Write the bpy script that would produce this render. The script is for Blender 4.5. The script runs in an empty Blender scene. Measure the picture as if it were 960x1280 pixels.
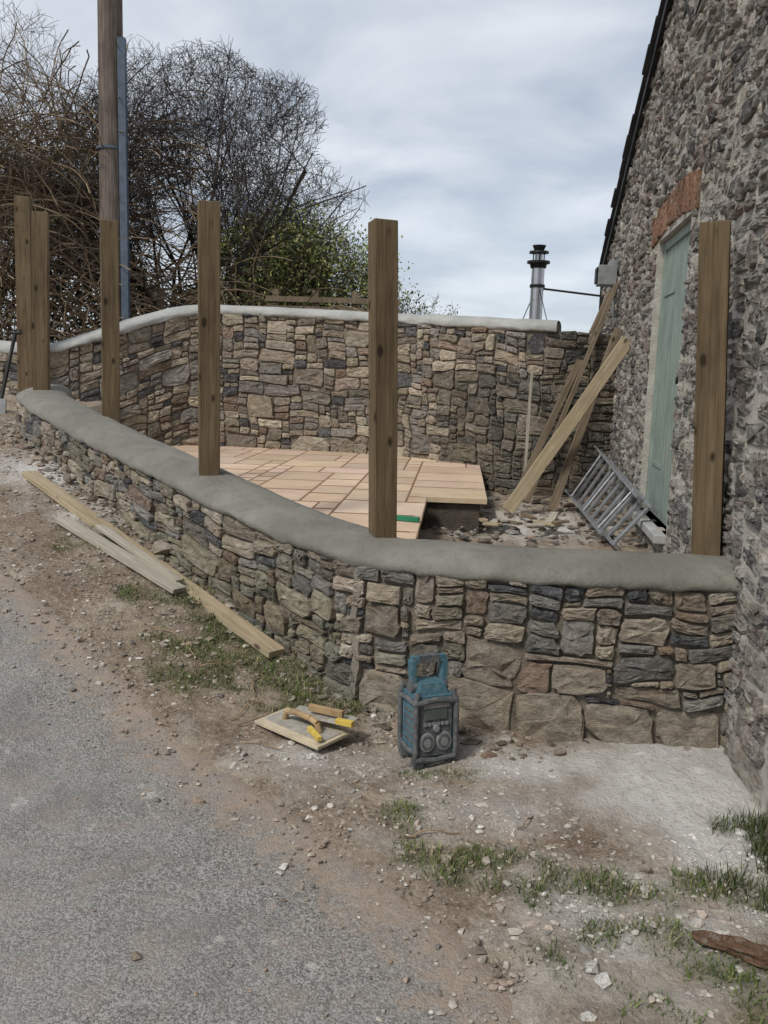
import bpy, math, random
import numpy as np
from mathutils import Matrix, Vector, Quaternion
random.seed(7); rs=np.random.RandomState(7)
sc=bpy.context.scene
COL=sc.collection
# ------------------------------------------------------------------ helpers
def vnoise(x,y,seed=0.0):
    x=np.asarray(x,float); y=np.asarray(y,float)
    xi=np.floor(x); yi=np.floor(y); fx=x-xi; fy=y-yi
    fx=fx*fx*(3-2*fx); fy=fy*fy*(3-2*fy)
    def h(a,b):
        v=np.sin(a*127.1+b*311.7+seed*74.7)*43758.5453
        return v-np.floor(v)
    return (h(xi,yi)*(1-fx)+h(xi+1,yi)*fx)*(1-fy)+(h(xi,yi+1)*(1-fx)+h(xi+1,yi+1)*fx)*fy
def fbm(x,y,seed=0.0,o=4):
    r=0;a=.5;t=0
    for i in range(o):
        r=r+a*vnoise(np.asarray(x)*2**i,np.asarray(y)*2**i,seed+i*3.1); t+=a; a*=.5
    return r/t
def mesh_obj(name,verts,faces,mats,parent=None,smooth=False,col=None,midx=None,attr='Col'):
    me=bpy.data.meshes.new(name)
    if isinstance(faces,np.ndarray):
        n,k=faces.shape
        me.vertices.add(len(verts)); me.vertices.foreach_set('co',np.asarray(verts,np.float32).ravel())
        me.loops.add(n*k); me.loops.foreach_set('vertex_index',faces.astype(np.int32).ravel())
        me.polygons.add(n); me.polygons.foreach_set('loop_start',np.arange(0,n*k,k,dtype=np.int32))
        me.polygons.foreach_set('loop_total',np.full(n,k,dtype=np.int32))
        me.update(calc_edges=True)
    else:
        me.from_pydata([tuple(v) for v in verts],[],faces)
    if not isinstance(mats,(list,tuple)): mats=[mats]
    for m in mats: me.materials.append(m)
    if midx is not None: me.polygons.foreach_set('material_index',np.asarray(midx,np.int32))
    me.polygons.foreach_set('use_smooth',np.full(len(me.polygons),bool(smooth)))
    if col is not None:
        a=me.color_attributes.new(attr,'FLOAT_COLOR','POINT')
        c=np.ones((len(me.vertices),4),np.float32); c[:,:3]=col
        a.data.foreach_set('color',c.ravel())
    me.update()
    ob=bpy.data.objects.new(name,me); COL.objects.link(ob)
    if parent: ob.parent=parent
    return ob
def empty(name):
    e=bpy.data.objects.new(name,None); COL.objects.link(e); return e
def g(x,y):
    x=np.asarray(x,float);y=np.asarray(y,float)
    t=(x+.14)*-.6+(y-4.15)*.8
    t=(t+np.sqrt(t*t+.06))/2
    return 1.5*(1-np.exp(-t/4))
# ------------------------------------------------------------------ materials
class NT:
    def __init__(s,name):
        s.m=bpy.data.materials.new(name); s.m.use_nodes=True; s.t=s.m.node_tree; s.t.nodes.clear()
        s.out=s.n('ShaderNodeOutputMaterial'); s.b=s.n('ShaderNodeBsdfPrincipled'); s.l(s.b.outputs[0],s.out.inputs[0])
        s.b.inputs['Specular IOR Level'].default_value=.2
    def n(s,k,**kw):
        n=s.t.nodes.new(k)
        for a,b in kw.items(): setattr(n,a,b)
        return n
    def l(s,a,b): s.t.links.new(a,b)
    def coord(s,scale=(1,1,1)):
        c=s.n('ShaderNodeTexCoord'); m=s.n('ShaderNodeMapping'); m.inputs['Scale'].default_value=scale
        s.l(c.outputs['Object'],m.inputs[0]); return m.outputs[0]
    def noise(s,v,scale,detail=4,rough=.6):
        n=s.n('ShaderNodeTexNoise'); n.inputs['Scale'].default_value=scale; n.inputs['Detail'].default_value=min(detail,4); n.inputs['Roughness'].default_value=rough
        s.l(v,n.inputs['Vector']); return n.outputs['Fac']
    def vor(s,v,scale,feature='F1',out='Distance'):
        n=s.n('ShaderNodeTexVoronoi',feature=feature); n.inputs['Scale'].default_value=scale; s.l(v,n.inputs['Vector']); return n.outputs[out]
    def ramp(s,f,stops):
        r=s.n('ShaderNodeValToRGB'); e=r.color_ramp.elements
        while len(e)<len(stops): e.new(.5)
        for i,(p,c) in enumerate(stops):
            e[i].position=p; e[i].color=(c,c,c,1) if not isinstance(c,(tuple,list)) else (*c,1)
        s.l(f,r.inputs[0]); return r.outputs[0]
    def mix(s,f,a,b,mode='MIX'):
        m=s.n('ShaderNodeMix',data_type='RGBA',blend_type=mode)
        for i,v in ((0,f),(6,a),(7,b)):
            if isinstance(v,(int,float)): m.inputs[i].default_value=v
            elif isinstance(v,(tuple,list)): m.inputs[i].default_value=(*v,1)
            else: s.l(v,m.inputs[i])
        return m.outputs[2]
    def math(s,op,a,b=None):
        m=s.n('ShaderNodeMath',operation=op)
        for i,v in ((0,a),(1,b)):
            if v is None: continue
            if isinstance(v,(int,float)): m.inputs[i].default_value=v
            else: s.l(v,m.inputs[i])
        return m.outputs[0]
    def bump(s,h,dist,strength=1,prev=None):
        b=s.n('ShaderNodeBump'); b.inputs['Distance'].default_value=dist; b.inputs['Strength'].default_value=strength
        s.l(h,b.inputs['Height'])
        if prev: s.l(prev,b.inputs['Normal'])
        return b.outputs[0]
    def fin(s,col,rough=.9,normal=None,metal=0):
        if isinstance(col,(tuple,list)): s.b.inputs['Base Color'].default_value=(*col,1)
        else: s.l(col,s.b.inputs['Base Color'])
        if isinstance(rough,(int,float)): s.b.inputs['Roughness'].default_value=rough
        else: s.l(rough,s.b.inputs['Roughness'])
        s.b.inputs['Metallic'].default_value=metal
        if normal: s.l(normal,s.b.inputs['Normal'])
        return s.m
def attr(t,name='Col'):
    a=t.n('ShaderNodeAttribute'); a.attribute_name=name; return a
def mat_stone(name,limeamt=0.0):
    t=NT(name); v=t.coord((1,1,2.0)); v1=t.coord()
    a=attr(t).outputs['Color']
    nn=t.noise(v,17,4,.75)
    c=t.mix(1,a,t.ramp(nn,[(.3,.45),(.5,1),(.7,1.5)]),'MULTIPLY')
    n3=t.ramp(t.noise(v1,30,4,.78),[(.53,0),(.68,.5)])
    c=t.mix(n3,c,(.45,.42,.36))
    n2=t.ramp(t.noise(v1,7,3),[(.5,0),(.66,.4)])
    c=t.mix(n2,c,t.mix(1,a,(1.05,.9,.76),'MULTIPLY'))
    if limeamt>0:
        n5=t.ramp(t.noise(v1,6.5,4,.82),[(.49,0),(.6,limeamt)])
        c=t.mix(n5,c,(.53,.505,.455))
    b=t.bump(t.noise(v,46,4,.78),.02,1)
    return t.fin(c,.92,b)
def mat_mortar(name,c1,c2):
    t=NT(name); v=t.coord()
    c=t.mix(t.ramp(t.noise(v,9,4,.7),[(.35,0),(.65,1)]),c1,c2)
    c=t.mix(t.ramp(t.noise(v,90,2),[(.6,0),(.75,.5)]),c,tuple(k*.4 for k in c1))
    return t.fin(c,.95,t.bump(t.noise(v,60,4,.75),.014,1))
def mat_concrete(name,c1,c2,b=.003):
    t=NT(name); v=t.coord()
    c=t.mix(t.ramp(t.noise(v,3.2,4,.6),[(.35,0),(.68,1)]),c1,c2)
    c=t.mix(t.ramp(t.noise(v,14,4,.75),[(.3,.5),(.5,0)]),c,tuple(k*.75 for k in c1))
    n=t.bump(t.noise(v,18,3),.012,.8); n=t.bump(t.noise(v,130,3,.7),.004,1,n)
    return t.fin(c,.9,n)
def mat_wood(name,c1,c2,rough=.8,knots=True):
    t=NT(name); v=t.coord((26,26,1.3)); v2=t.coord((60,60,2)); v3=t.coord((1,1,.6))
    c=t.mix(t.ramp(t.noise(v,1.2,4,.65),[(.35,0),(.65,1)]),c1,c2)
    c=t.mix(t.ramp(t.noise(v2,2,3,.7),[(.3,.6),(.48,0)]),c,tuple(k*.45 for k in c1))
    c=t.mix(t.ramp(t.noise(v3,5,3),[(.45,0),(.75,.6)]),c,tuple(k*.6 for k in c1))
    if knots:
        k=t.ramp(t.vor(t.coord((6,6,3)),1.5),[(.09,1),(.17,0)])
        c=t.mix(k,c,tuple(q*.3 for q in c1))
    return t.fin(c,rough,t.bump(t.noise(v2,1.5,3,.7),.004,.8))
def mat_flat(name,c,rough=.6,metal=0,var=.25,scale=12,bump=.001,dust=0):
    t=NT(name); v=t.coord()
    col=t.mix(t.ramp(t.noise(v,scale,4,.65),[(.3,0),(.7,1)]),tuple(k*(1-var) for k in c),tuple(min(1,k*(1+var)) for k in c))
    if dust: col=t.mix(t.ramp(t.noise(v,scale*4,4,.8),[(.45,0),(.7,dust)]),col,(.38,.36,.32))
    return t.fin(col,rough,t.bump(t.noise(v,scale*4,2),bump,.6),metal)
def mat_attr(name,rough=.85,scale=40):
    t=NT(name); v=t.coord()
    c=t.mix(1,attr(t).outputs['Color'],t.ramp(t.noise(v,scale,2),[(.3,.7),(.7,1.25)]),'MULTIPLY')
    return t.fin(c,rough)
M_stone=mat_stone('rubble_stone'); M_stoneH=mat_stone('old_stone',.6)
M_mort=mat_mortar('sand_mortar',(.13,.11,.087),(.25,.215,.17))
M_mortH=mat_mortar('lime_mortar',(.38,.355,.31),(.56,.535,.48))
M_capF=mat_concrete('fresh_cement',(.165,.16,.137),(.235,.226,.195))
M_capB=mat_concrete('dry_cement',(.33,.33,.31),(.43,.43,.41))
M_post=mat_wood('treated_timber',(.105,.074,.042),(.18,.13,.076))
M_plank=mat_wood('weathered_plank',(.33,.26,.165),(.46,.38,.26))
M_plankG=mat_wood('grey_plank',(.34,.31,.25),(.47,.43,.36))
M_plankD=mat_wood('brown_plank',(.14,.105,.07),(.23,.18,.125))
M_pole=mat_wood('pole_timber',(.09,.07,.058),(.2,.165,.14),knots=False)
M_gravel=mat_attr('gravel_mat',.9,60)
M_leaf=mat_attr('leaf_mat',.75,3)
M_bark=mat_attr('bark_mat',.95,15)
# ------------------------------------------------------------------ path + stone walls
class Path:
    def __init__(s,pts,chaikin=2):
        P=[np.array(p,float) for p in pts]
        for _ in range(chaikin):
            Q=[P[0]]
            for a,b in zip(P[:-1],P[1:]):
                Q+= [a*.75+b*.25,a*.25+b*.75]
            Q.append(P[-1]); P=Q
        P=np.array(P); d=np.hypot(*(np.diff(P[:,:2],axis=0).T)); S=np.concatenate([[0],np.cumsum(d)])
        n=max(int(S[-1]/.04),2); s.S=np.linspace(0,S[-1],n); s.L=S[-1]
        s.P=np.stack([np.interp(s.S,S,P[:,k]) for k in range(P.shape[1])],1)
        t=np.gradient(s.P[:,:2],s.S,axis=0); t/=np.hypot(t[:,0],t[:,1])[:,None]; s.N=np.stack([-t[:,1],t[:,0]],1)
    def map(s,u,z,d):
        x=np.interp(u,s.S,s.P[:,0]); y=np.interp(u,s.S,s.P[:,1])
        nx=np.interp(u,s.S,s.N[:,0]); ny=np.interp(u,s.S,s.N[:,1])
        return np.stack([x+nx*d,y+ny*d,z],-1)
    def top(s,u): return np.interp(u,s.S,s.P[:,2])
def pack(L,H,c,hs,hw,asp,pre=(),seed=1,maxw=.5):
    r=random.Random(seed); nx=int(math.ceil(L/c)); ny=int(math.ceil(H/c)); occ=np.zeros((ny,nx),bool); out=[]
    for (a,b,e,f) in pre:
        i0,i1,j0,j1=int(round(a/c)),int(round(e/c)),int(round(b/c)),int(round(f/c))
        i0=max(0,i0); j0=max(0,j0)
        if occ[j0:j1,i0:i1].any(): continue
        occ[j0:j1,i0:i1]=True; out.append((i0*c,j0*c,i1*c,j1*c))
    for j in range(ny):
        i=0
        while i<nx:
            if occ[j,i]: i+=1; continue
            run=0
            while i+run<nx and not occ[j,i+run]: run+=1
            h=r.choices(hs,hw)[0]; w=max(3,int(round(h*r.uniform(*asp)))); w=min(w,int(maxw/c))
            if run-w<4: w=run if run<=w+3 else w
            w=min(w,run); h=min(h,ny-j)
            if w<h*.6: h=max(2,int(w*r.uniform(.7,1.3))); h=min(h,ny-j)
            if ny-j-h==1: h+=1
            k=0
            while k<h and not occ[j+k,i:i+w].any(): k+=1
            h=k; occ[j:j+h,i:i+w]=True; out.append((i*c,j*c,(i+w)*c,(j+h)*c)); i+=w
    return out
def stones(rects,joint,bev,dmax,colfn,seed=1,rr=(.04,.3),back=-.03,jit=.04,bulge=.003,tilt=.12):
    r=np.random.RandomState(seed); V=[];F=[];C=[];CT=[];base=0
    for (s0,h0,s1,h1) in rects:
        w=s1-s0; h=h1-h0; j=joint*r.uniform(.3,.8)
        a0,a1,b0,b1=s0+j,s1-j,h0+j,h1-j
        if a1-a0<.008 or b1-b0<.008: continue
        pts=[]
        cs=[(a0,b0,1,1),(a1,b0,-1,1),(a1,b1,-1,-1),(a0,b1,1,-1)]
        mm=min(a1-a0,b1-b0)
        for k,(cx,cy,sx,sy) in enumerate(cs):
            big=2.2 if r.uniform()<.28 else 1.0
            ra=r.uniform(*rr)*mm*big; rb=min(r.uniform(*rr)*big,.48)*mm; ra=min(ra,(a1-a0)*.45)
            pa=(cx+sx*ra,cy); pb=(cx,cy+sy*rb); q_=r.uniform(.25,.5); pm=(cx+sx*ra*q_,cy+sy*rb*q_)
            seq=[pb,pm,pa] if k in(0,2) else [pa,pm,pb]
            pts+=seq
            nx_,ny_,_,_=cs[(k+1)%4]
            pts.append(((cx+nx_)/2,(cy+ny_)/2))
        O=np.array(pts); n=len(O); O+=r.normal(0,jit*mm,O.shape)
        c0=O.mean(0); an=r.normal(0,.04); ca,sa=math.cos(an),math.sin(an)
        if w<h*3: O=c0+(O-c0)@np.array([[ca,sa],[-sa,ca]])
        dx=r.uniform(0,1)*dmax; tx,ty=r.uniform(-tilt,tilt,2)
        rad=np.maximum(np.hypot(*(O-c0).T),1e-4)[:,None]
        bv=min(bev*r.uniform(.5,1.6),mm*.25)
        def ring(ins,dep,jj):
            P=O-(O-c0)/rad*np.minimum(ins,rad*.7); d=dep+(P[:,0]-c0[0])*tx+(P[:,1]-c0[1])*ty+r.normal(0,jj,n)
            return np.column_stack([P,d])
        R=[np.column_stack([O,np.full(n,back)]),ring(0,dx-bv,.001),ring(bv*.5,dx-bv*.15,.0018),ring(bv*2,dx,.0025)]
        P=c0+(O-c0)*.5+r.normal(0,.03*mm,O.shape); R.append(np.column_stack([P,dx+bulge+(P[:,0]-c0[0])*tx+(P[:,1]-c0[1])*ty+r.normal(0,.003+.022*mm,n)]))
        v=np.vstack(R+[np.array([[c0[0],c0[1],dx+bulge+r.normal(0,.01*mm+.002)]])]); V.append(v)
        idx=np.arange(n); nx2=(idx+1)%n
        for k in range(4):
            F.append(np.column_stack([base+k*n+idx,base+k*n+nx2,base+(k+1)*n+nx2,base+(k+1)*n+idx]))
        e=idx[::2]
        F.append(np.column_stack([base+4*n+e,base+4*n+(e+1)%n,base+4*n+(e+2)%n,np.full(len(e),base+5*n)]))
        C.append(np.tile(colfn(r,(s0+s1)/2,(h0+h1)/2,w,h),(len(v),1))*r.uniform(.88,1.12,(len(v),1))); CT.append(np.tile([(s0+s1)/2,(h0+h1)/2],(len(v),1)))
        base+=len(v)
    return np.vstack(V),np.vstack(F),np.vstack(C),np.vstack(CT)
def warp(V,A,f,seed):
    s,h=V[:,0].copy(),V[:,1].copy()
    V[:,0]+=A*(fbm(s*f,h*f,seed,2)-.5)*2; V[:,1]+=A*1.1*(fbm(s*f*.8+9,h*f,seed+5,2)-.5)*2
    return V
PAL=[((.31,.27,.21),5),((.35,.3,.24),4),((.235,.175,.135),1.5),((.22,.21,.192),4),((.09,.093,.1),2),((.45,.4,.325),3),((.2,.185,.15),3),((.275,.235,.19),4)]
PALH=[((.18,.158,.14),4),((.22,.207,.188),4),((.29,.268,.235),3),((.115,.11,.107),3),((.38,.355,.315),2),((.21,.17,.147),1.4)]
def palfn(PAL,gain=1.0):
    w=np.array([p[1] for p in PAL],float); w/=w.sum()
    def fn(r,s,h,ww,hh):
        c=np.array(PAL[r.choice(len(PAL),p=w)][0])*r.uniform(.7,1.28)*gain
        return c*r.uniform(.98,1.02,3)
    return fn
def cap(path,name,prof,mat,parent,s0=0,s1=None,seed=3,endround=True,amp=.006):
    s1=path.L if s1 is None else s1
    n=int((s1-s0)/.035); U=np.linspace(s0,s1,n); V=[];F=[]
    pr=np.array(prof); t=np.linspace(0,1,len(pr)); tt=np.linspace(0,1,22)
    pr=np.column_stack([np.interp(tt,t,pr[:,0]),np.interp(tt,t,pr[:,1])])
    for _ in range(2):
        q=pr.copy(); q[1:-1]=.25*pr[:-2]+.5*pr[1:-1]+.25*pr[2:]; pr=q
    m=len(pr); mid=pr[:,0].mean()
    for i,u in enumerate(U):
        f=1.0
        if endround:
            e=min(1,(s1-u)/.16); f=math.sqrt(max(0.02,1-(1-e)**2))
        d=mid+(pr[:,0]-mid)*f; z=path.top(u)+(pr[:,1])*(.35+.65*f)
        d=d+amp*1.6*(fbm(np.full(m,u*4),np.arange(m)*.25,seed)-.5)*2; z=z+amp*2*(fbm(np.full(m,u*3),np.arange(m)*.3,seed+4)-.5)
        z[:5]+=.014*(fbm(np.full(5,u*11),np.zeros(5),seed+9)-.5)*2
        V.append(path.map(np.full(m,u),z,d))
    V=np.vstack(V); 
    i=np.arange(n-1)[:,None]*m; j=np.arange(m-1)[None]
    a=(i+j).ravel(); F=np.column_stack([a,a+1,a+m+1,a+m]); F=np.vstack([F,[[0,7,14,21]]])
    return mesh_obj(name,V,F,mat,parent,smooth=True)
def body(path,name,mat,parent,thick,zb,dout=-.014,s0=0,s1=None):
    s1=path.L if s1 is None else s1
    n=int((s1-s0)/.05)+2; U=np.linspace(s0,s1,n); o=np.full(n,dout); i=np.full(n,-thick)
    zt=path.top(U); z0=zb(U)
    V=np.vstack([path.map(U,z0,o),path.map(U,zt,o),path.map(U,zt,i),path.map(U,z0,i)])
    F=[]
    for k in range(3):
        a=np.arange(n-1)+k*n; F.append(np.column_stack([a,a+1,a+n+1,a+n]))
    F=np.vstack(F); F=np.vstack([F,[[0,n,2*n,3*n],[n-1,2*n-1,3*n-1,4*n-1]]])
    return mesh_obj(name,V,F,mat,parent)
def wallstones(path,name,parent,rects,Hm,mat,colfn,joint,bev,dmax,seed,A=.012,f=4,zmin=None,keep=None,**kw):
    V,F,C,CT=stones(rects,joint,bev,dmax,colfn,seed,**kw)
    zc=path.top(CT[:,0])-(Hm-CT[:,1])
    k=np.ones(len(V),bool)
    if zmin is not None:
        p=path.map(CT[:,0],zc,np.zeros(len(CT))); k&= zc>g(p[:,0],p[:,1])*zmin[0]+zmin[1]
    if keep is not None: k&=keep(CT)
    top=V[:,1]>=Hm-.03
    V=warp(V,A,f,seed)
    V[top,1]=np.minimum(V[top,1],Hm+.012)
    z=path.top(V[:,0])-(Hm-V[:,1])
    P=path.map(V[:,0],z,V[:,2])
    fk=k[F].all(1); F=F[fk]; used=np.zeros(len(V),bool); used[F.ravel()]=True; re=np.cumsum(used)-1
    return mesh_obj(name,P[used],re[F],mat,parent,smooth=False,col=C[used])
# FRONT WALL  (x,y,top z)
FP=Path([(1.62,3.68,.72),(1.2,3.69,.72),(.7,3.76,.715),(.32,3.87,.71),(.02,3.98,.705),(-.14,4.06,.705),(-.26,4.2,.715),(-.5,4.44,.74),(-.77,4.68,.79),(-1.25,5.14,.91),(-1.63,5.55,.985),(-2.14,6.17,1.075),(-2.6,6.76,1.17),(-3.0,7.3,1.255),(-3.16,7.62,1.29),(-3.12,7.95,1.31)],2)
fw=empty('garden_stone_wall'); Hm=.81
pre=[(.93,.31,1.18,.52),(.94,.06,1.27,.31),(.62,.06,.94,.28),(.34,.06,.62,.26),(.06,.06,.34,.28),(1.45,.08,1.7,.32),(.54,.3,.8,.46),(.8,.28,.93,.46),(.24,.28,.5,.38),(.76,.5,.98,.66),(.6,.5,.76,.66),(.08,.38,.28,.5),(1.3,.3,1.45,.46),(1.2,.54,1.44,.62),(.28,.4,.5,.52),(1.5,.5,1.66,.64)]
pre=[(a+.08,b,c+.08,d) for a,b,c,d in pre]
for s_,h_,w_,q_ in ((2.1,.45,.3,.12),(2.5,.2,.28,.12),(2.9,.42,.34,.13),(3.3,.55,.3,.1),(3.6,.35,.34,.13),(4.1,.5,.36,.12),(4.6,.4,.34,.13),(2.3,.3,.2,.14),(3.0,.28,.25,.1)): pre.append((s_,h_,s_+w_,h_+q_))
rects=pack(FP.L,Hm,.015,[2,3,4,5,6,8],[1.6,4,4.5,3.8,2.4,1.2],(1.6,4.0),pre,11,.38)
pf=palfn(PAL)
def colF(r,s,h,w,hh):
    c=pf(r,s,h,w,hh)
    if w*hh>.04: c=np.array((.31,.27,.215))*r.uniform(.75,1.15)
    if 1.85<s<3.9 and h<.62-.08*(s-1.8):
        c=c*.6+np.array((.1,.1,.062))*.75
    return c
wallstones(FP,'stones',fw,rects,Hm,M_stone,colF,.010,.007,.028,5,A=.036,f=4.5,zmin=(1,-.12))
body(FP,'mortar_core',M_mort,fw,.36,lambda U:FP.top(U)-.95,dout=-.013)
profF=[(.0,-.012),(.028,-.01),(.035,.02),(.02,.048),(-.04,.08),(-.13,.1),(-.22,.105),(-.31,.098),(-.375,.07),(-.4,.02),(-.4,-.04),(-.37,-.06)]
cap(FP,'cement_coping',profF,M_capF,fw,amp=.009)
# BACK WALL
BP=Path([(2.36,8.75,2.0),(1.95,8.62,2.02),(1.6,8.62,2.03),(1.2,8.85,2.05),(.7,9.3,2.09),(.1,9.9,2.14),(-.9,10.2,2.18),(-1.9,10.42,2.21),(-2.25,10.38,2.2),(-2.6,10.15,2.08),(-3.1,9.75,1.86),(-3.5,9.52,1.7),(-3.8,9.55,1.68),(-4.6,9.8,1.72),(-6.5,10.5,1.8)],2)
bw=empty('garden_stone_wall.001'); HB=1.85
rects=pack(BP.L,HB,.02,[2,3,4,5,7,9],[1.6,4.5,5,4,2.2,1],(1.5,3.8),[(3.2,.3,3.5,.52),(2.7,.95,3.0,1.16),(2.2,.5,2.5,.7),(4.2,.7,4.5,.95),(3.6,1.1,3.95,1.3),(5,.6,5.3,.8),(1.9,1.2,2.2,1.4),(4.9,.25,5.3,.45),(3.5,.25,4.0,.5),(2.6,.3,3.0,.5),(4.4,.24,4.8,.48)],23,.46)
pb=palfn([((.33,.28,.212),4),((.38,.325,.25),4),((.25,.187,.143),1.5),((.245,.226,.203),4),((.105,.103,.108),2.2),((.44,.385,.305),3),((.215,.195,.16),2),((.295,.247,.2),4)],1.0)
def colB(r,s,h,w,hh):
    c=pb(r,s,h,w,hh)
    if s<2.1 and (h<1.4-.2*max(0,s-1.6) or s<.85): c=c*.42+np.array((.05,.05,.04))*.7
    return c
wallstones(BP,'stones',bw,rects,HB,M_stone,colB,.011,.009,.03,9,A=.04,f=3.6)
body(BP,'mortar_core',M_mort,bw,.4,lambda U:BP.top(U)-HB,dout=-.014)
profB=[(.0,-.012),(.03,-.01),(.035,.03),(.01,.07),(-.06,.1),(-.2,.11),(-.33,.1),(-.41,.07),(-.43,-.01)]
cap(BP,'cement_coping',profB,M_capB,bw,s0=.78,endround=False,seed=8,amp=.012)
# ------------------------------------------------------------------ HOUSE
house=empty('stone_house')
e=np.array((.1357,.9907)); nrm=np.array((-.9907,.1357)); O=np.array((1.52,3.67))
S0,S1=-6.2,6.9
def verge(s):
    y=3.67+.9907*np.asarray(s)
    return np.where(y>4.0,2.83+.4*(10.5-y),2.83+.4*(10.5-4.0)-.4*(4.0-y))
HPth=Path([(*(O+e*S0),0),(*(O+e*S1),0)],0)
def su(s): return s-S0
ds0,ds1,dz0,dz1=1.8,3.0,.64,2.58
HH=5.5
rects=pack(HPth.L,HH,.022,[2,3,4,5,7],[2.4,5.5,4.4,2.6,1.2],(1.4,3.8),(),31,.5)
def keepH(CT):
    s=CT[:,0]+S0; z=CT[:,1]
    k=z<verge(s)+.02
    k&=~((s>ds0-.02)&(s<ds1+.02)&(z>dz0)&(z<dz1+.02))
    k&=~((s>ds0-.25)&(s<ds1+.25)&(z>dz1)&(z<dz1+.24))
    return k
rr2=[]
for (a,b,c_,d) in rects:
    A_,C_=a+S0,c_+S0
    if d>dz0+.03 and b<dz1-.02:
        if A_<ds0<C_:
            if ds0-A_>.04: rr2.append((a,b,su(ds0-.02),d))
            if C_-ds1>.05: rr2.append((su(ds1+.02),b,c_,d))
            continue
        if A_<ds1<C_:
            if C_-ds1>.04: rr2.append((su(ds1+.02),b,c_,d))
            continue
        if A_>=ds0 and C_<=ds1: continue
    rr2.append((a,b,c_,d))
HPth.P[:,2]=HH
ph=palfn(PALH,1.08)
wallstones(HPth,'stones',house,rr2,HH,M_stoneH,ph,.02,.007,.022,17,A=.03,f=3.6,keep=keepH,rr=(.08,.42),tilt=.08,jit=.05)
cols=np.unique(np.concatenate([np.arange(S0,S1,.4),[S1,ds0,ds1,(4-3.67)/.9907]])); V=[];F=[]
def hp(s,z,d): p=O+e*s+nrm*d; return (p[0],p[1],z)
MD=-.002
for a,b in zip(cols[:-1],cols[1:]):
    def q(z0a,z0b,z1a,z1b):
        i=len(V); V.extend([hp(a,z0a,MD),hp(b,z0b,MD),hp(b,z1b,MD),hp(a,z1a,MD)]); F.append((i,i+1,i+2,i+3))
    va,vb=float(verge(a)),float(verge(b))
    if a>=ds0-1e-6 and b<=ds1+1e-6:
        q(-.3,-.3,dz0,dz0); q(dz1,dz1,va,vb)
    else: q(-.3,-.3,va,vb)
RD=.075
for (sa,za,sb,zb) in [(ds0,dz0,ds0,dz1),(ds1,dz0,ds1,dz1),(ds0,dz1,ds1,dz1),(ds0,dz0,ds1,dz0)]:
    i=len(V); V.extend([hp(sa,za,MD),hp(sb,zb,MD),hp(sb,zb,-RD-.15),hp(sa,za,-RD-.15)]); F.append((i,i+1,i+2,i+3))
for (sa,da,sb,db) in [(S1,MD,S1,-6),(S0,MD,S0,-6)]:
    i=len(V); V.extend([hp(sa,-.3,da),hp(sb,-.3,db),hp(sb,float(verge(sb)),db),hp(sa,float(verge(sa)),da)]); F.append((i,i+1,i+2,i+3))
mesh_obj('wall_mortar',V,F,M_mortH,house)
M_brick=mat_stone('red_brick')
rb=[]; x=ds0-.22
while x<ds1+.2: rb.append((su(x),dz1,su(x)+.072,dz1+.225)); x+=.077
V_,F_,C_,CT_=stones(rb,.004,.005,.006,lambda r,s,h,w,hh:np.array((.26,.15,.1))*r.uniform(.65,1.25)*r.uniform(.97,1.03,3),6,rr=(.03,.1),back=-.1)
arch=.06*(1-((V_[:,0]+S0-(ds0+ds1)/2)/.8)**2); P_=HPth.map(V_[:,0],V_[:,1]+arch-.015,V_[:,2]+.008)
mesh_obj('brick_lintel',P_,F_,M_brick,house,col=C_)
class B:
    def __init__(s): s.V=[];s.F=[];s.M=[]
    def box(s,c,size,R=None,m=0,taper=1.0):
        R=R or Matrix.Identity(3); i=len(s.V)
        for dz in(-1,1):
            for dx,dy in((-1,-1),(1,-1),(1,1),(-1,1)):
                k=taper if dz>0 else 1
                s.V.append(tuple(Vector(c)+R@Vector((dx*size[0]/2*k,dy*size[1]/2*k,dz*size[2]/2))))
        for f in((0,3,2,1),(4,5,6,7),(0,1,5,4),(1,2,6,5),(2,3,7,6),(3,0,4,7)): s.F.append(tuple(i+k for k in f)); s.M.append(m)
    def cyl(s,p0,p1,r0,r1=None,m=0,n=16,caps=True):
        r1=r0 if r1 is None else r1; p0=Vector(p0);p1=Vector(p1); q=(p1-p0).to_track_quat('Z','Y'); i=len(s.V)
        for p,r in((p0,r0),(p1,r1)):
            for k in range(n):
                a=2*math.pi*k/n; s.V.append(tuple(p+q@Vector((math.cos(a)*r,math.sin(a)*r,0))))
        for k in range(n): s.F.append((i+k,i+(k+1)%n,i+n+(k+1)%n,i+n+k)); s.M.append(m)
        if caps: s.F.append(tuple(i+k for k in range(n))[::-1]); s.F.append(tuple(i+n+k for k in range(n))); s.M+=[m,m]
    def tube(s,pts,r,m=0,n=8):
        for a,b in zip(pts[:-1],pts[1:]): s.cyl(a,b,r,r,m,n)
    def obj(s,name,mats,parent=None,bevel=0,smooth=False,loc=None,rot=None):
        o=mesh_obj(name,s.V,s.F,mats,parent,smooth=smooth,midx=s.M)
        if bevel:
            md=o.modifiers.new('b','BEVEL'); md.width=bevel; md.segments=2; md.limit_method='ANGLE'
        if loc is not None: o.location=loc
        if rot is not None: o.rotation_mode='QUATERNION'; o.rotation_quaternion=rot
        return o
He=Matrix(((e[0],nrm[0],0),(e[1],nrm[1],0),(0,0,1)))
M_door=mat_wood('green_door_paint',(.22,.28,.245),(.29,.35,.305),.6,False)
M_iron=mat_flat('black_iron',(.03,.03,.03),.5,.6)
db=B(); s_=ds0+.02
while s_<ds1-.05:
    w=.118; db.box(hp(s_+w/2,(dz0+dz1)/2,-RD),(w-.006,.035,dz1-dz0-.01),He,0); s_+=w+.004
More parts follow.
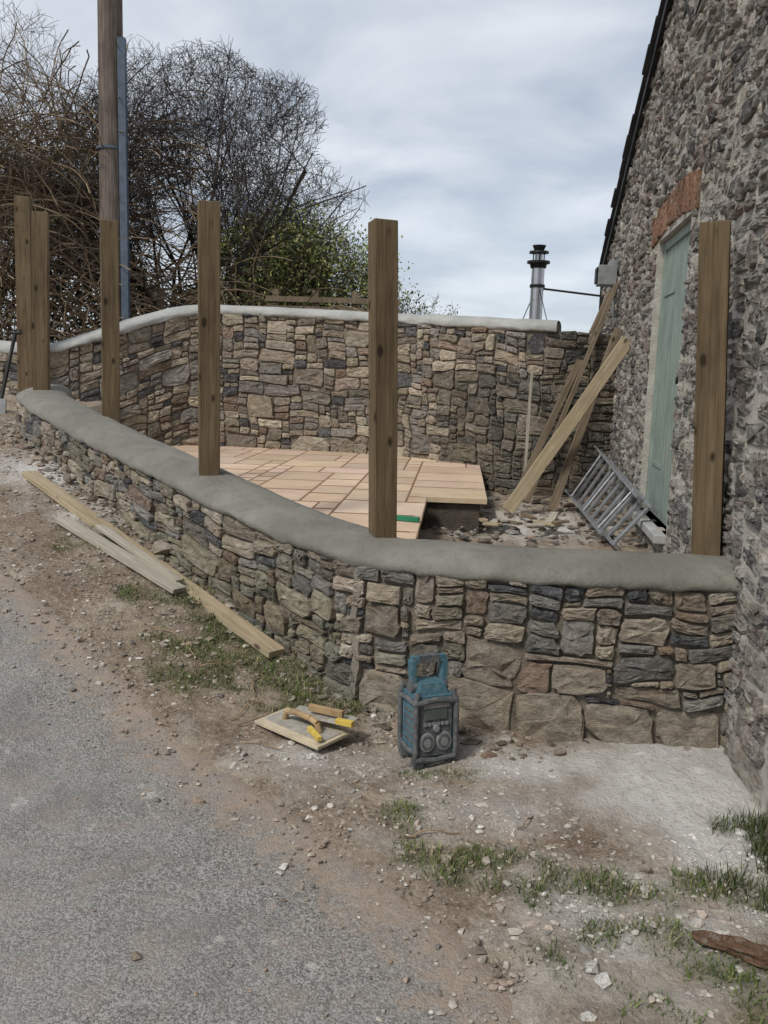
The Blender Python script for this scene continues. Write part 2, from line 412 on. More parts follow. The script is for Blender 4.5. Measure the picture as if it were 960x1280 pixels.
for zz in (.95,1.6,2.3): db.box(hp((ds0+ds1)/2,zz,-RD-.03),(ds1-ds0-.1,.03,.12),He,0)
for ss in (ds0+.03,ds1-.03): db.box(hp(ss,(dz0+dz1)/2,-RD+.0),(.06,.06,dz1-dz0-.004),He,0)
db.box(hp((ds0+ds1)/2,dz1-.035,-RD+.004),(ds1-ds0-.13,.06,.06),He,0)
for zz in (1.0,2.2): db.box(hp(ds1-.3,zz,-RD+.022),(.4,.006,.03),He,0)
db.cyl(hp(ds0+.16,1.6,-RD+.02),hp(ds0+.16,1.6,-RD+.06),.018,.025,1)
db.obj('door',[M_door,M_iron],house,.002)
sb=B(); sb.box(hp((ds0+ds1)/2,dz0-.03,-.06),(ds1-ds0-.01,.26,.06),He,0); sb.obj('door_sill',[M_capB],house,.008)
ib=B(); ib.box(hp((ds0+ds1)/2,(dz0+dz1)/2,-RD-.12),(ds1-ds0+.2,.04,dz1-dz0+.2),He,0); ib.obj('door_backing',[M_iron],house)
M_slate=mat_flat('roof_slate',(.05,.053,.062),.6,0,.4,6,.004)
rf=B()
def slope_slab(sa,sb_,off0,th,d0,d1,m=0):
    za,zb=float(verge(sa)),float(verge(sb_)); i=len(rf.V)
    for z_off in (off0,off0+th):
        for (ss,zz,dd) in ((sa,za,d0),(sb_,zb,d0),(sb_,zb,d1),(sa,za,d1)): rf.V.append(hp(ss,zz+z_off,dd))
    for f in((0,3,2,1),(4,5,6,7),(0,1,5,4),(1,2,6,5),(2,3,7,6),(3,0,4,7)): rf.F.append(tuple(i+k for k in f)); rf.M.append(m)
sr=(4-3.67)/.9907
n=26
for k in range(n):
    a=sr+(S1+.12-sr)*k/n; b=sr+(S1+.12-sr)*(k+1)/n+.03
    slope_slab(a,b,.03+.006*((k+1)%2),.022,.08+random.uniform(-.012,.012),-6.1)
    a2=sr-(sr-S0+.12)*k/n; b2=sr-(sr-S0+.12)*(k+1)/n-.03
    slope_slab(b2,a2,.03+.006*((k+1)%2),.022,.08,-6.1)
slope_slab(sr,S1+.05,-.07,.098,.045,-.01,1); slope_slab(S0-.05,sr,-.07,.098,.045,-.01,1)
rf.obj('roof',[M_slate,M_iron],house)
gt=B(); gz=float(verge(S1))-.02
gt.cyl(hp(S1+.1,gz,.06),hp(S1+.1,gz,-6),.055,m=0); gt.cyl(hp(S1+.06,gz-.02,.0),hp(S1+.06,.3,.0),.035,m=0)
gt.obj('gutter',[M_iron],house)
M_grey=mat_flat('grey_plastic',(.22,.23,.23),.5)
lb=B(); sL=5.4
lb.box(hp(sL,2.6,.12),(.22,.18,.19),He,0); lb.box(hp(sL,2.6,.22),(.18,.02,.15),He,1); lb.cyl(hp(sL,2.5,.05),hp(sL,2.2,.03),.012,m=0); lb.box(hp(sL,2.72,.06),(.1,.08,.05),He,0)
lb.obj('outdoor_light_box',[M_grey,M_iron],house,.008)
cb=B(); pts=[hp(s,z,.03) for s,z in ((2.6,4.3),(2.45,4.0),(2.2,3.8),(2.0,3.75),(1.5,3.9),(1.0,4.1),(.5,4.4))]
cb.tube(pts,.006); cb.obj('wall_cable',[M_iron],house)
# ------------------------------------------------------------------ GROUND
def axis(lo,hi,step,far):
    a=list(np.arange(lo,hi+1e-6,step)); s=step; x=hi
    r=[]; 
    while x<far: s*=1.25; x+=s; r.append(x)
    s=step; x=lo; l=[]
    while x>-far: s*=1.25; x-=s; l.append(x)
    return np.array(l[::-1]+a+r)
X=axis(-4.6,2.3,.03,3000); Y=axis(1.0,9.2,.035,3000)
GX,GY=np.meshgrid(X,Y); gx=GX.ravel(); gy=GY.ravel()
RE=np.array([(1.9,-2.5),(1.3,-.5),(.92,.8),(.62,1.6),(.44,1.99),(.22,2.33),(-.04,2.66),(-.42,3.1),(-.95,3.68),(-1.46,4.14),(-2.05,4.63),(-2.75,5.35),(-3.6,6.4),(-4.6,8),(-5.8,10.2),(-7.4,13.5),(-9.5,18)])
def chaik(P,n=2):
    for _ in range(n):
        Q=[P[0]]
        for a,b in zip(P[:-1],P[1:]): Q+=[a*.75+b*.25,a*.25+b*.75]
        Q.append(P[-1]); P=np.array(Q)
    return P
REs=chaik(RE)
def sdist(x,y,poly):
    best=np.full(x.shape,1e9); sg=np.zeros(x.shape)
    for a,b in zip(poly[:-1],poly[1:]):
        d=b-a; L=d@d; t=np.clip(((x-a[0])*d[0]+(y-a[1])*d[1])/L,0,1)
        px=x-(a[0]+t*d[0]); py=y-(a[1]+t*d[1]); dd=np.hypot(px,py); s=np.sign(d[0]*py-d[1]*px)
        k=dd<best; best=np.where(k,dd,best); sg=np.where(k,s,sg)
    return best*sg
rd=sdist(gx,gy,REs)
fd=sdist(gx,gy,FP.P[::6,:2])
bd=sdist(gx,gy,BP.P[::6,:2])
hs=(gx-O[0])*nrm[0]+(gy-O[1])*nrm[1]
inside=(fd<-.12)&(bd>-.25)&(gx>-6)&(gy>3.6)&(gy<11)&(hs>-.3)
def nzf(x,y): return (fbm(x*3,y*3,2)-.5)*.05+(fbm(x*14,y*14,5,3)-.5)*.035
z=g(gx,gy)
road_mask=np.clip((rd+.06)/.16+(fbm(gx*5,gy*5,44)-.5)*1.6,0,1)*(rd<4.0)*(rd>-.25)
road_mask=np.where(rd>.25,1.0*(rd<4.0),road_mask)
z=z+nzf(gx,gy)*(1-road_mask)-.03*road_mask+.006
z=np.where((rd<0)&(~inside),z+.03*np.exp(-((gx-1.2)**2+(gy-3.5)**2)/.15),z)
zin=.43+(fbm(gx*5,gy*5,9)-.5)*.12
z=np.where(inside,zin,z)
def blobs(x,y,L):
    r=np.zeros(x.shape)
    for (cx,cy,rx,ry,a) in L: r=np.maximum(r,a*np.exp(-((x-cx)/rx)**2-((y-cy)/ry)**2))
    return r
WB=[(1.25,3.3,.4,.45,1.6),(1.2,2.85,.25,.3,1.2),(.75,3.45,.5,.22,.8),(-2.45,6.3,.4,.3,1.0),(-.1,3.5,.6,.18,.45),(.9,2.4,.5,.35,.6),(.65,2.1,.3,.2,.6),(1.2,7,.5,.8,.8),(-1.9,5.6,.25,.25,.45),(.3,1.95,.35,.25,.35),(.5,3.1,.4,.25,.5)]
GB=[(-.45,4.18,.26,.18,1.35),(-.75,4.45,.26,.18,1.35),(-1.05,4.78,.24,.18,1.2),(-.25,3.98,.24,.14,1.2),(-.85,4.15,.26,.18,.95),(-1.3,4.7,.28,.18,.8),(.1,3.0,.16,.12,.75),(.3,2.72,.22,.12,.95),(.5,2.6,.26,.11,1.15),(.75,2.55,.28,.1,1.15),(1.05,2.55,.24,.12,.9),(.6,2.3,.16,.12,.8),(.95,2.2,.28,.2,.9),(1.45,2.75,.16,.34,1.7),(1.4,2.35,.28,.22,1.05),(.75,2.05,.18,.15,.85),(.18,3.35,.22,.1,.55),(-1.7,5.2,.22,.22,.6),(.6,1.8,.22,.16,.7),(-3.6,7.6,.3,.5,.5),(-.5,3.85,.3,.1,.55)]
def wmask(x,y): return np.clip(blobs(x,y,WB)*1.2+(fbm(x*6,y*6,3)-.5)*1.1-.08,0,1)
def gmask(x,y): return np.clip((blobs(x,y,GB)-.28)*1.5+(fbm(x*8,y*8,7,3)-.5)*2.8,0,1)*(blobs(x,y,GB)>.1)
far=np.clip((np.hypot(gx,gy-4)-9)/3,0,1)
white=wmask(gx,gy); grs=np.maximum(gmask(gx,gy)*(~inside),far)
colg=np.column_stack([white,grs,np.clip(fbm(gx*1.7,gy*1.7,12),0,1)])
nx,ny=len(X),len(Y); ii=(np.arange(ny-1)[:,None]*nx+np.arange(nx-1)[None]).ravel()
Fg=np.column_stack([ii,ii+1,ii+nx+1,ii+nx])
t=NT('ground_earth'); v=t.coord(); A_=attr(t,'M'); sp=t.n('ShaderNodeSeparateColor'); t.l(A_.outputs['Color'],sp.inputs[0])
c=t.mix(t.ramp(t.noise(v,2.5,4,.65),[(.38,0),(.62,1)]),(.23,.165,.115),(.39,.315,.235))
c=t.mix(t.ramp(t.noise(v,17,4,.75),[(.36,.75),(.52,0)]),c,(.14,.1,.07))
c=t.mix(t.ramp(t.noise(v,48,4,.75),[(.52,0),(.66,.8)]),c,(.48,.43,.36))
vc=t.n('ShaderNodeTexVoronoi'); vc.inputs['Scale'].default_value=70; t.l(v,vc.inputs['Vector'])
vb=t.n('ShaderNodeRGBToBW'); t.l(vc.outputs['Color'],vb.inputs[0])
c=t.mix(t.ramp(vc.outputs['Distance'],[(.2,.6),(.35,0)]),c,t.mix(vb.outputs[0],(.14,.11,.085),(.52,.46,.39)))
wm=t.math('MULTIPLY',sp.outputs[0],t.ramp(t.noise(v,35,4,.8),[(.3,.55),(.5,1)]))
c=t.mix(wm,c,t.mix(t.noise(v,20,3,.7),(.54,.515,.48),(.76,.745,.71)))
gm=t.math('MULTIPLY',sp.outputs[1],.6)
c=t.mix(gm,c,t.mix(t.noise(v,30,2),(.06,.062,.025),(.14,.14,.06)))
b=t.bump(t.noise(v,70,4,.8),.016,1); b=t.bump(t.noise(v,18,2,.6),.02,.6,b)
M_ground=t.fin(c,.95,b)
mesh_obj('ground',np.column_stack([gx,gy,z]),Fg,M_ground,smooth=True,col=colg,attr='M')
# ROAD
d=np.hypot(*np.diff(REs,axis=0).T); S=np.concatenate([[0],np.cumsum(d)]); U=np.arange(0,S[-1],.06)
ex=np.interp(U,S,REs[:,0]); ey=np.interp(U,S,REs[:,1])
tx=np.gradient(ex);ty=np.gradient(ey); 
tx=np.convolve(np.pad(tx,20,'edge'),np.ones(41)/41,'valid'); ty=np.convolve(np.pad(ty,20,'edge'),np.ones(41)/41,'valid'); L=np.hypot(tx,ty); nxr,nyr=-ty/L,tx/L
W=np.concatenate([np.arange(-.14,.6,.04),np.arange(.6,3.81,.16)])
RX=ex[:,None]+nxr[:,None]*W; RY=ey[:,None]+nyr[:,None]*W
rz=g(RX,RY)+.004+(fbm(RX*1.2,RY*1.2,4)-.5)*.014-np.clip((.0-W[None])/.14,0,1)*.05
m=len(W); n=len(U); ii=(np.arange(n-1)[:,None]*m+np.arange(m-1)[None]).ravel()
edge=np.repeat(W[None],n,0).ravel()
ec=np.column_stack([np.clip(edge/1.2,0,1)]*3)
t=NT('asphalt'); v=t.coord(); E=attr(t,'M').outputs['Fac']
vc=t.n('ShaderNodeTexVoronoi'); vc.inputs['Scale'].default_value=170; t.l(v,vc.inputs['Vector'])
vg=t.n('ShaderNodeRGBToBW'); t.l(vc.outputs['Color'],vg.inputs[0])
c=t.mix(t.ramp(vg.outputs[0],[(.25,0),(.5,.45),(.75,1)]),(.105,.102,.096),(.34,.33,.31))
c=t.mix(t.ramp(t.noise(v,1.2,4,.7),[(.36,0),(.62,.5)]),c,(.28,.272,.255))
c=t.mix(t.ramp(t.noise(v,3.1,4,.8),[(.37,.45),(.52,0)]),c,(.135,.13,.12))
c=t.mix(t.ramp(t.noise(v,6,4,.8),[(.5,0),(.64,.4)]),c,(.3,.24,.2))
c=t.mix(t.ramp(t.noise(v,100,3,.75),[(.57,0),(.66,.6)]),c,(.44,.425,.4))
c=t.mix(t.ramp(t.noise(v,4.3,4,.85),[(.61,0),(.68,.55)]),c,(.52,.49,.45))
ed=t.math('ADD',E,t.math('MULTIPLY',t.math('SUBTRACT',t.noise(v,6,4,.85),.5),1.0))
c=t.mix(t.ramp(ed,[(.03,.9),(.22,0)]),c,t.mix(t.noise(v,25,4,.7),(.2,.145,.105),(.44,.36,.29)))
b=t.bump(vc.outputs['Distance'],-.003,.7); b=t.bump(t.noise(v,40,4,.75),.008,.7,b)
M_road=t.fin(c,.88,b)
mesh_obj('road',np.column_stack([RX.ravel(),RY.ravel(),rz.ravel()]),np.column_stack([ii,ii+m,ii+m+1,ii+1]),M_road,smooth=True,col=ec,attr='M')
# ------------------------------------------------------------------ gravel / rubble
def icos():
    ph=(1+5**.5)/2; v=np.array([(-1,ph,0),(1,ph,0),(-1,-ph,0),(1,-ph,0),(0,-1,ph),(0,1,ph),(0,-1,-ph),(0,1,-ph),(ph,0,-1),(ph,0,1),(-ph,0,-1),(-ph,0,1)],float); v/=np.linalg.norm(v[0])
    f=np.array([(0,11,5),(0,5,1),(0,1,7),(0,7,10),(0,10,11),(1,5,9),(5,11,4),(11,10,2),(10,7,6),(7,1,8),(3,9,4),(3,4,2),(3,2,6),(3,6,8),(3,8,9),(4,9,5),(2,4,11),(6,2,10),(8,6,7),(9,8,1)]); return v,f
IV,IF=icos()
def rocks(name,P,size,cols,mat,flat=.6,seed=1,smooth=False,parent=None):
    r=np.random.RandomState(seed); n=len(P)
    V=IV[None]*r.uniform(.6,1.35,(n,12,1)); sc_=np.column_stack([np.ones(n)*r.uniform(.8,1.6,n),r.uniform(.6,1.1,n),np.full(n,flat)*r.uniform(.5,1.3,n)])*size[:,None]
    V=V*sc_[:,None]; a=r.uniform(0,6.28,n); ca,sa=np.cos(a)[:,None],np.sin(a)[:,None]
    x=V[...,0]*ca-V[...,1]*sa; y=V[...,0]*sa+V[...,1]*ca; V=np.stack([x,y,V[...,2]],-1)+P[:,None]
    F=(IF[None]+12*np.arange(n)[:,None,None]).reshape(-1,3)
    return mesh_obj(name,V.reshape(-1,3),F,mat,parent,smooth=smooth,col=np.repeat(cols,12,0))
def gz_(x,y): return g(x,y)+nzf(x,y)+.006
n=100000; x=rs.uniform(-3.8,1.65,n); y=rs.uniform(1.4,8.0,n)
r_=sdist(x,y,REs); f_=sdist(x,y,FP.P[::6,:2])
dens=np.where(r_<-.02,.6,np.exp(-np.maximum(r_,0)/.16)*.45)*(fbm(x*4,y*4,21)>.38)
k=(f_>.0)&(rs.uniform(0,1,n)<dens)&((x-O[0])*nrm[0]+(y-O[1])*nrm[1]>.02); x,y,r_=x[k],y[k],r_[k]; n=len(x)
size=np.clip(rs.lognormal(-5.4,.6,n),.0018,.02)
gp=np.array([(.31,.265,.215),(.43,.39,.33),(.2,.165,.13),(.34,.255,.195),(.55,.52,.48),(.15,.14,.13)])
cg=gp[rs.choice(6,n,p=[.3,.2,.2,.15,.08,.07])]*rs.uniform(.7,1.2,(n,1)); wm=wmask(x,y)[:,None]; cg=cg*(1-wm*.8)+np.array((.62,.6,.56))*wm*.8
zz=np.where(r_<.02,gz_(x,y),g(x,y)+.006)+size*.1
rocks('gravel',np.column_stack([x,y,zz]),size,cg,M_gravel,.6,3)
n=750; u=rs.uniform(.02,FP.L-.3,n); dd=np.abs(rs.normal(0,.13,n))+.02; p=FP.map(u,np.zeros(n),dd); size=np.clip(rs.lognormal(-4.3,.5,n),.006,.04)
k=(p[:,0]<1.45); p=p[k]; size=size[k]; n=len(p)
p[:,2]=gz_(p[:,0],p[:,1])+size*.15; cg=gp[rs.choice(6,n,p=[.35,.25,.15,.2,.03,.02])]*rs.uniform(.65,1.05,(n,1))
rocks('stone_rubble',p,size,cg,M_stone,.6,5)
P=np.array([(-1.3,5.2,.53),(.6,2.2,.01),(.62,2.14,.01),(.55,2.0,.01),(1.05,2.5,.01),(.78,3.58,.02),(-1.0,4.0,.13),(-.9,4.35,.2),(-2.2,6.1,.8),(-2.6,6.6,.88),(.3,2.3,.01),(.9,2.7,.01)])
rocks('loose_stones',P,np.array([.085,.026,.02,.02,.025,.03,.02,.03,.05,.06,.016,.02]),np.array([(.42,.37,.3)]+[(.62,.6,.56)]*3+[(.33,.28,.23)]*8),M_stone,.8,8)
n=500; x=rs.uniform(.35,1.95,n); y=rs.uniform(5.3,8.4,n); k=(x<1.5+.137*(y-3.67)); x,y=x[k],y[k]; n=len(x)
size=np.clip(rs.lognormal(-4.1,.55,n),.008,.05); cg=gp[rs.choice(6,n)]*rs.uniform(.5,1.0,(n,1))
rocks('rubble_heap',np.column_stack([x,y,.45+size*.3]),size,cg,M_stone,.5,15)
# ------------------------------------------------------------------ patio
pu=np.array((.9968,-.08)); pv=np.array((.08,.9968)); PO=np.array((.22,5.24))
CC=.15; rr=random.Random(5); U0,U1,V0,V1=-30,3,-8,34
occ={}
for i in range(U0,U1+1):
    for j in range(V0,V1):
        if i>=0 and j<9: occ[(i,j)]=1
        if i>=3: occ[(i,j)]=1
sl=[]
for j in range(V0,V1):
    for i in range(U0,U1):
        if (i,j) in occ: continue
        opts=[(4,4),(4,3),(5,3),(4,4),(3,3),(2,3),(6,4),(3,4)]; rr.shuffle(opts)
        for (w,h) in opts+[(3,3),(3,2),(2,2),(1,2),(2,1),(1,1)]:
            if all((i+a,j+b_) not in occ and i+a<U1 for a in range(w) for b_ in range(h)):
                for a in range(w):
                    for b_ in range(h): occ[(i+a,j+b_)]=1
                sl.append((i,j,w,h)); break
def clip(poly,a,nn):
    out=[]
    for k in range(len(poly)):
        p,q=poly[k],poly[(k+1)%len(poly)]; dp=(p-a)@nn; dq=(q-a)@nn
        if dp>=0: out.append(p)
        if dp*dq<0: out.append(p+(q-p)*dp/(dp-dq))
    return out
def hpn(a,b): a=np.array(a);b=np.array(b);d=b-a; nn=np.array((-d[1],d[0])); return a,nn/np.hypot(*nn)
PL=[hpn((-3.0,7.75),(-1.05,5.2)),hpn((-1.3,5.5),(-.2,4.4)),hpn((-.3,4.35),(1,4.1)),hpn((1.2,9.05),(.1,10.1)),hpn((.3,10.1),(-1.9,10.6)),hpn((-1.8,10.6),(-3.7,9.7)),hpn((-3.7,9.8),(-3.0,7.6))]
V=[];F=[];C=[]
for (i,j,w,h) in sl:
    gu,gv=.008,.026
    poly=[PO+pu*(i*CC+gu)+pv*(j*CC+gv),PO+pu*((i+w)*CC-gu)+pv*(j*CC+gv),PO+pu*((i+w)*CC-gu)+pv*((j+h)*CC-gv),PO+pu*(i*CC+gu)+pv*((j+h)*CC-gv)]
    for a,nn in PL:
        if len(poly)>=3: poly=clip(poly,a,nn)
    if len(poly)<3: continue
    c0=sum(poly)/len(poly); dz=rr.uniform(-.0006,.001); col=np.array((.59,.445,.325))*rr.uniform(.84,1.12)*np.array((1,rr.uniform(.96,1.03),rr.uniform(.92,1.08)))
    b0=len(V); n=len(poly)
    for p in poly: V.append((p[0],p[1],.64))
    for p in poly: V.append((p[0],p[1],.678+dz))
    for p in poly:
        q=p+(c0-p)/max(np.hypot(*(c0-p)),1e-3)*.006; V.append((q[0],q[1],.68+dz))
    for k in range(n):
        k2=(k+1)%n; F.append((b0+k,b0+k2,b0+n+k2,b0+n+k)); F.append((b0+n+k,b0+n+k2,b0+2*n+k2,b0+2*n+k))
    F.append(tuple(b0+2*n+k for k in range(n))); C+= [col]*(3*n)
t=NT('sandstone_flags'); v=t.coord(); a=attr(t).outputs['Color']
c=t.mix(1,a,t.ramp(t.noise(v,3,4,.6),[(.3,.84),(.7,1.08)]),'MULTIPLY')
c=t.mix(t.ramp(t.noise(v,9,4,.7),[(.52,0),(.7,.35)]),c,(.64,.53,.42))
M_flag=t.fin(c,.85,t.bump(t.noise(v,14,4,.6),.006,.6))
pat=empty('patio')
mesh_obj('flagstones',V,F,M_flag,pat,col=np.array(C))
def bedpoly(poly):
    for a,nn in PL: poly=clip(poly,a,nn)
    return poly
t=NT('patio_joint'); v=t.coord(); M_joint=t.fin(t.mix(t.noise(v,25,3,.7),(.17,.095,.058),(.27,.165,.105)),.95)
M_bed=mat_mortar('bed_side',(.07,.06,.05),(.13,.11,.09))  # bed sides coloured dark, painting in the shaded gap below the slab edge
V=[];F=[];MI=[]
for q in ([PO+pu*-4.6+pv*-1.2,PO+pu*-.06+pv*-1.2,PO+pu*-.06+pv*5.2,PO+pu*-4.6+pv*5.2],[PO+pu*-.06+pv*1.42,PO+pu*.39+pv*1.42,PO+pu*.39+pv*5.2,PO+pu*-.06+pv*5.2]):
    q=bedpoly(q); n=len(q); b0=len(V)
    for p in q: V.append((p[0],p[1],.3))
    for p in q: V.append((p[0],p[1],.678))
    for k in range(n): k2=(k+1)%n; F.append((b0+k,b0+k2,b0+n+k2,b0+n+k)); MI.append(1)
    F.append(tuple(b0+n+k for k in range(n))); MI.append(0)
mesh_obj('mortar_bed',V,F,[M_joint,M_bed],pat,midx=MI)
# ------------------------------------------------------------------ posts
def beam(name,p0,p1,w,d,mat,ref=(0,-1,0),bevel=.004):
    p0=Vector(p0);p1=Vector(p1);L=(p1-p0).length; z=(p1-p0).normalized(); y=Vector(ref); y=(y-z*y.dot(z)).normalized(); x=y.cross(z)
    b=B(); n=8; bx=random.gauss(0,.0025); tw=random.gauss(0,.02)
    for k in range(n+1):
        zz=L*k/n; ca,sa=math.cos(tw*k/n),math.sin(tw*k/n)
        for dx,dy in((-1,-1),(1,-1),(1,1),(-1,1)):
            X_,Y_=dx*w/2,dy*d/2
            b.V.append((X_*ca-Y_*sa+bx*math.sin(math.pi*k/n)+random.uniform(-.001,.001),X_*sa+Y_*ca+random.uniform(-.001,.001),zz+(random.uniform(-.004,.004) if k in(0,n) else 0)))
    for k in range(n):
        for q in range(4): b.F.append((4*k+q,4*k+(q+1)%4,4*k+4+(q+1)%4,4*k+4+q)); b.M.append(0)
    b.F.append((3,2,1,0)); b.F.append((4*n,4*n+1,4*n+2,4*n+3)); b.M+=[0,0]
    o=b.obj(name,[mat],bevel=bevel)
    R=Matrix((x,y,z)).transposed(); o.matrix_world=Matrix.Translation(p0)@R.to_4x4(); return o
beam('wooden_post',(1.5,4.0,.6),(1.40,4.0,2.28),.125,.12,M_post,(-.45,-1,0))
beam('wooden_post',(0,4.28,.6),(-.045,4.28,2.29),.112,.12,M_post,(.3,-1,0))
beam('wooden_post',(-1.035,5.18,.75),(-1.035,5.18,2.51),.12,.12,M_post,(.25,-1,0))
beam('wooden_post',(-2.08,6.68,.95),(-2.06,6.68,2.62),.125,.12,M_post,(.35,-1,0))
beam('wooden_post',(-2.93,7.55,1.1),(-2.89,7.55,2.81),.125,.11,M_post,(.2,-1,0))
beam('wooden_post',(-3.79,9.35,.8),(-3.75,9.35,3.24),.15,.12,M_post,(.1,-1,0))
# ------------------------------------------------------------------ planks
def gp3(x,y,dz=.02): return (x,y,float(gz_(np.array(x),np.array(y)))+dz)
beam('wooden_plank',gp3(-2.45,6.05,.05),gp3(-.52,4.30,.03),.105,.035,M_plank,(0,0,1),.003)
beam('wooden_plank',gp3(-1.98,5.36,.03),gp3(-1.1,4.70,.03),.09,.03,M_plankG,(0,0,1),.003)
beam('wooden_plank',gp3(-1.72,5.28,.05),gp3(-1.12,4.78,.045),.05,.03,M_plankG,(0,0,1),.003)
beam('leaning_plank',(1.05,7.45,.46),(2.04,7.72,1.93),.11,.03,M_plank,(0,-1,.1),.003)
beam('leaning_plank',(1.22,8.2,.46),(2.14,8.85,2.42),.06,.045,M_plankD,(0,-1,0),.003)
beam('leaning_plank',(1.3,8.0,.46),(2.17,8.75,2.5),.04,.045,M_plankD,(0,-1,0),.003)
beam('leaning_plank',(1.43,7.5,.46),(2.1,8.3,2.05),.07,.025,M_plankD,(0,-1,0),.003)
beam('leaning_stick',(1.33,8.4,.46),(1.36,8.48,1.66),.025,.025,M_plankG,(0,-1,0),.002)
ocs=empty('timber_offcuts')
for k in range(16):
    x=random.uniform(.75,1.35);y=random.uniform(6.3,6.95);a=random.uniform(0,3.1);l=random.uniform(.1,.26)
    o=beam('offcut_%d'%(k+1),(x,y,.49+.014*(k%4)),(x+math.cos(a)*l,y+math.sin(a)*l,.49+random.uniform(0,.07)),.06,.018,random.choice([M_plank,M_plankG,M_plankG,M_plankD]),(0,0,1),.002); o.parent=ocs
us=1.79; zs=np.linspace(-.02,.7,26); V=[];F=[]
for i,zq in enumerate(zs):
    wv=.022+.012*random.random(); dv=.014+.008*random.random()
    for j,(a,b) in enumerate(((-wv,-.02),(-wv*.7,dv),(wv*.7,dv),(wv,-.02))):
        V.append(FP.map(np.array([us+a+.012*math.sin(i*.5)]),np.array([zq]),np.array([b+random.uniform(-.003,.003)]))[0])
for i in range(25):
    for j in range(3): F.append((4*i+j,4*i+j+1,4*i+5+j,4*i+4+j))
mesh_obj('corner_mortar_seam',V,F,mat_concrete('seam_mortar',(.2,.178,.145),(.3,.27,.225)),fw,smooth=False)
# ------------------------------------------------------------------ ladder
M_alu=mat_flat('aluminium',(.36,.37,.38),.5,.8,.3,20,.0005)
ld=B(); a0=Vector((1.57,5.85,.48));a1=Vector((1.72,8.0,.52));b0=Vector((1.80,5.85,.74));b1=Vector((1.95,7.95,.93))
def rail(p,q,m=0,w=.025,d=.065):
    zz=(q-p).normalized(); xx=(b0-a0).normalized(); yy=zz.cross(xx).normalized(); xx=yy.cross(zz)
    ld.box((p+q)/2,(w,d,(q-p).length),Matrix((xx,yy,zz)).transposed(),m)
rail(a0,a1);rail(b0,b1)
off=Vector((-.07,0,.06)); rail(a0+off+Vector((0,.15,0)),a1+off,0,.02,.03);rail(b0+off+Vector((0,.15,0)),b1+off,0,.02,.03)
for k in range(9):
    f=(k+.5)/9; p=a0.lerp(a1,f);q=b0.lerp(b1,f)
    yy=(q-p).normalized(); zz=(a1-a0).normalized(); xx=yy.cross(zz).normalized(); zz=xx.cross(yy)
    ld.box((p+q)/2,(.022,(q-p).length,.05),Matrix((xx,yy,zz)).transposed(),0)
    if k%3==1: ld.cyl(p+off,q+off,.01,m=0)
ld.obj('aluminium_step_ladder',[M_alu],bevel=.003)
# ------------------------------------------------------------------ flue
M_steel=mat_flat('stainless_steel',(.5,.5,.52),.35,.9,.15,8,.0005)
fb=B(); fx,fy=1.93,12.0
fb.cyl((fx,fy,.9),(fx,fy,3.02),.085,m=0,n=24); fb.cyl((fx,fy,2.75),(fx,fy,2.79),.1,m=1,n=24); fb.cyl((fx,fy,3.0),(fx,fy,3.06),.1,.115,m=1,n=24); fb.cyl((fx,fy,3.06),(fx,fy,3.09),.15,.15,m=1,n=24)
for k in range(4):
    a=k*1.57; fb.cyl((fx+.07*math.cos(a),fy+.07*math.sin(a),3.09),(fx+.07*math.cos(a),fy+.07*math.sin(a),3.2),.008,m=1,n=6)
fb.cyl((fx,fy,3.09),(fx,fy,3.18),.05,m=0,n=16); fb.cyl((fx,fy,3.19),(fx,fy,3.215),.13,.125,m=1,n=24); fb.cyl((fx,fy,3.215),(fx,fy,3.29),.06,.09,m=1,n=16)
fb.cyl((fx+.08,fy,2.74),(fx+.95,fy,2.66),.014,m=1,n=8); fb.cyl((fx-.02,fy,2.72),(fx-.35,fy+.2,1.8),.006,m=1,n=6); fb.cyl((fx+.02,fy-.08,2.72),(fx+.2,fy-.6,1.8),.006,m=1,n=6)
fb.obj('stove_flue',[M_steel,M_iron])
# ------------------------------------------------------------------ utility pole
up=B(); up.cyl((-3.52,11.5,.9),(-3.47,11.5,8.6),.165,.135,m=0,n=24)
for zz in (3.2,4.2): up.cyl((-3.515,11.5,zz),(-3.515,11.5,zz+.03),.168,.168,m=1,n=24)
up.box((-3.33,11.42,3.1),(.09,.09,4.75),None,1)
M_guard=mat_flat('cable_guard',(.09,.115,.15),.5)
up.obj('utility_pole',[M_pole,M_guard])
fe=B()
for k in range(4): fe.box((-1.5+k*.52,11.9,1.85),(.08,.08,1.55),None,0)
for zz in (2.38,2.5): fe.box((-.75,11.84,zz),(1.75,.03,.07),None,0)
fe.obj('wooden_fence',[M_plankD])
# ------------------------------------------------------------------ trees
def tubes(name,segs,mat,col,parent=None,k=4):
    S=np.array(segs); p0=S[:,0:3];p1=S[:,3:6];r0=S[:,6];r1=S[:,7]; d=p1-p0; L=np.linalg.norm(d,axis=1)[:,None]; d/=np.maximum(L,1e-6)
    ref=np.where(np.abs(d[:,2:3])>.9,[[1,0,0]],[[0,0,1]]); x=np.cross(d,ref); x/=np.linalg.norm(x,axis=1)[:,None]; y=np.cross(d,x)
    n=len(S); V=np.zeros((n,2*k,3))
    for i in range(k):
        a=2*math.pi*i/k; o=x*math.cos(a)+y*math.sin(a); V[:,i]=p0+o*r0[:,None]; V[:,k+i]=p1+o*r1[:,None]
    F=np.zeros((n,k,4),int); b=np.arange(n)*2*k
    for i in range(k): j=(i+1)%k; F[:,i]=np.column_stack([b+i,b+j,b+k+j,b+k+i])
    cc=np.array(col)[None]*np.ones((n,3)); cc=cc*(.7+.6*rs.uniform(0,1,(n,1)))
    return mesh_obj(name,V.reshape(-1,3),F.reshape(-1,4),mat,parent,col=np.repeat(cc,2*k,0))
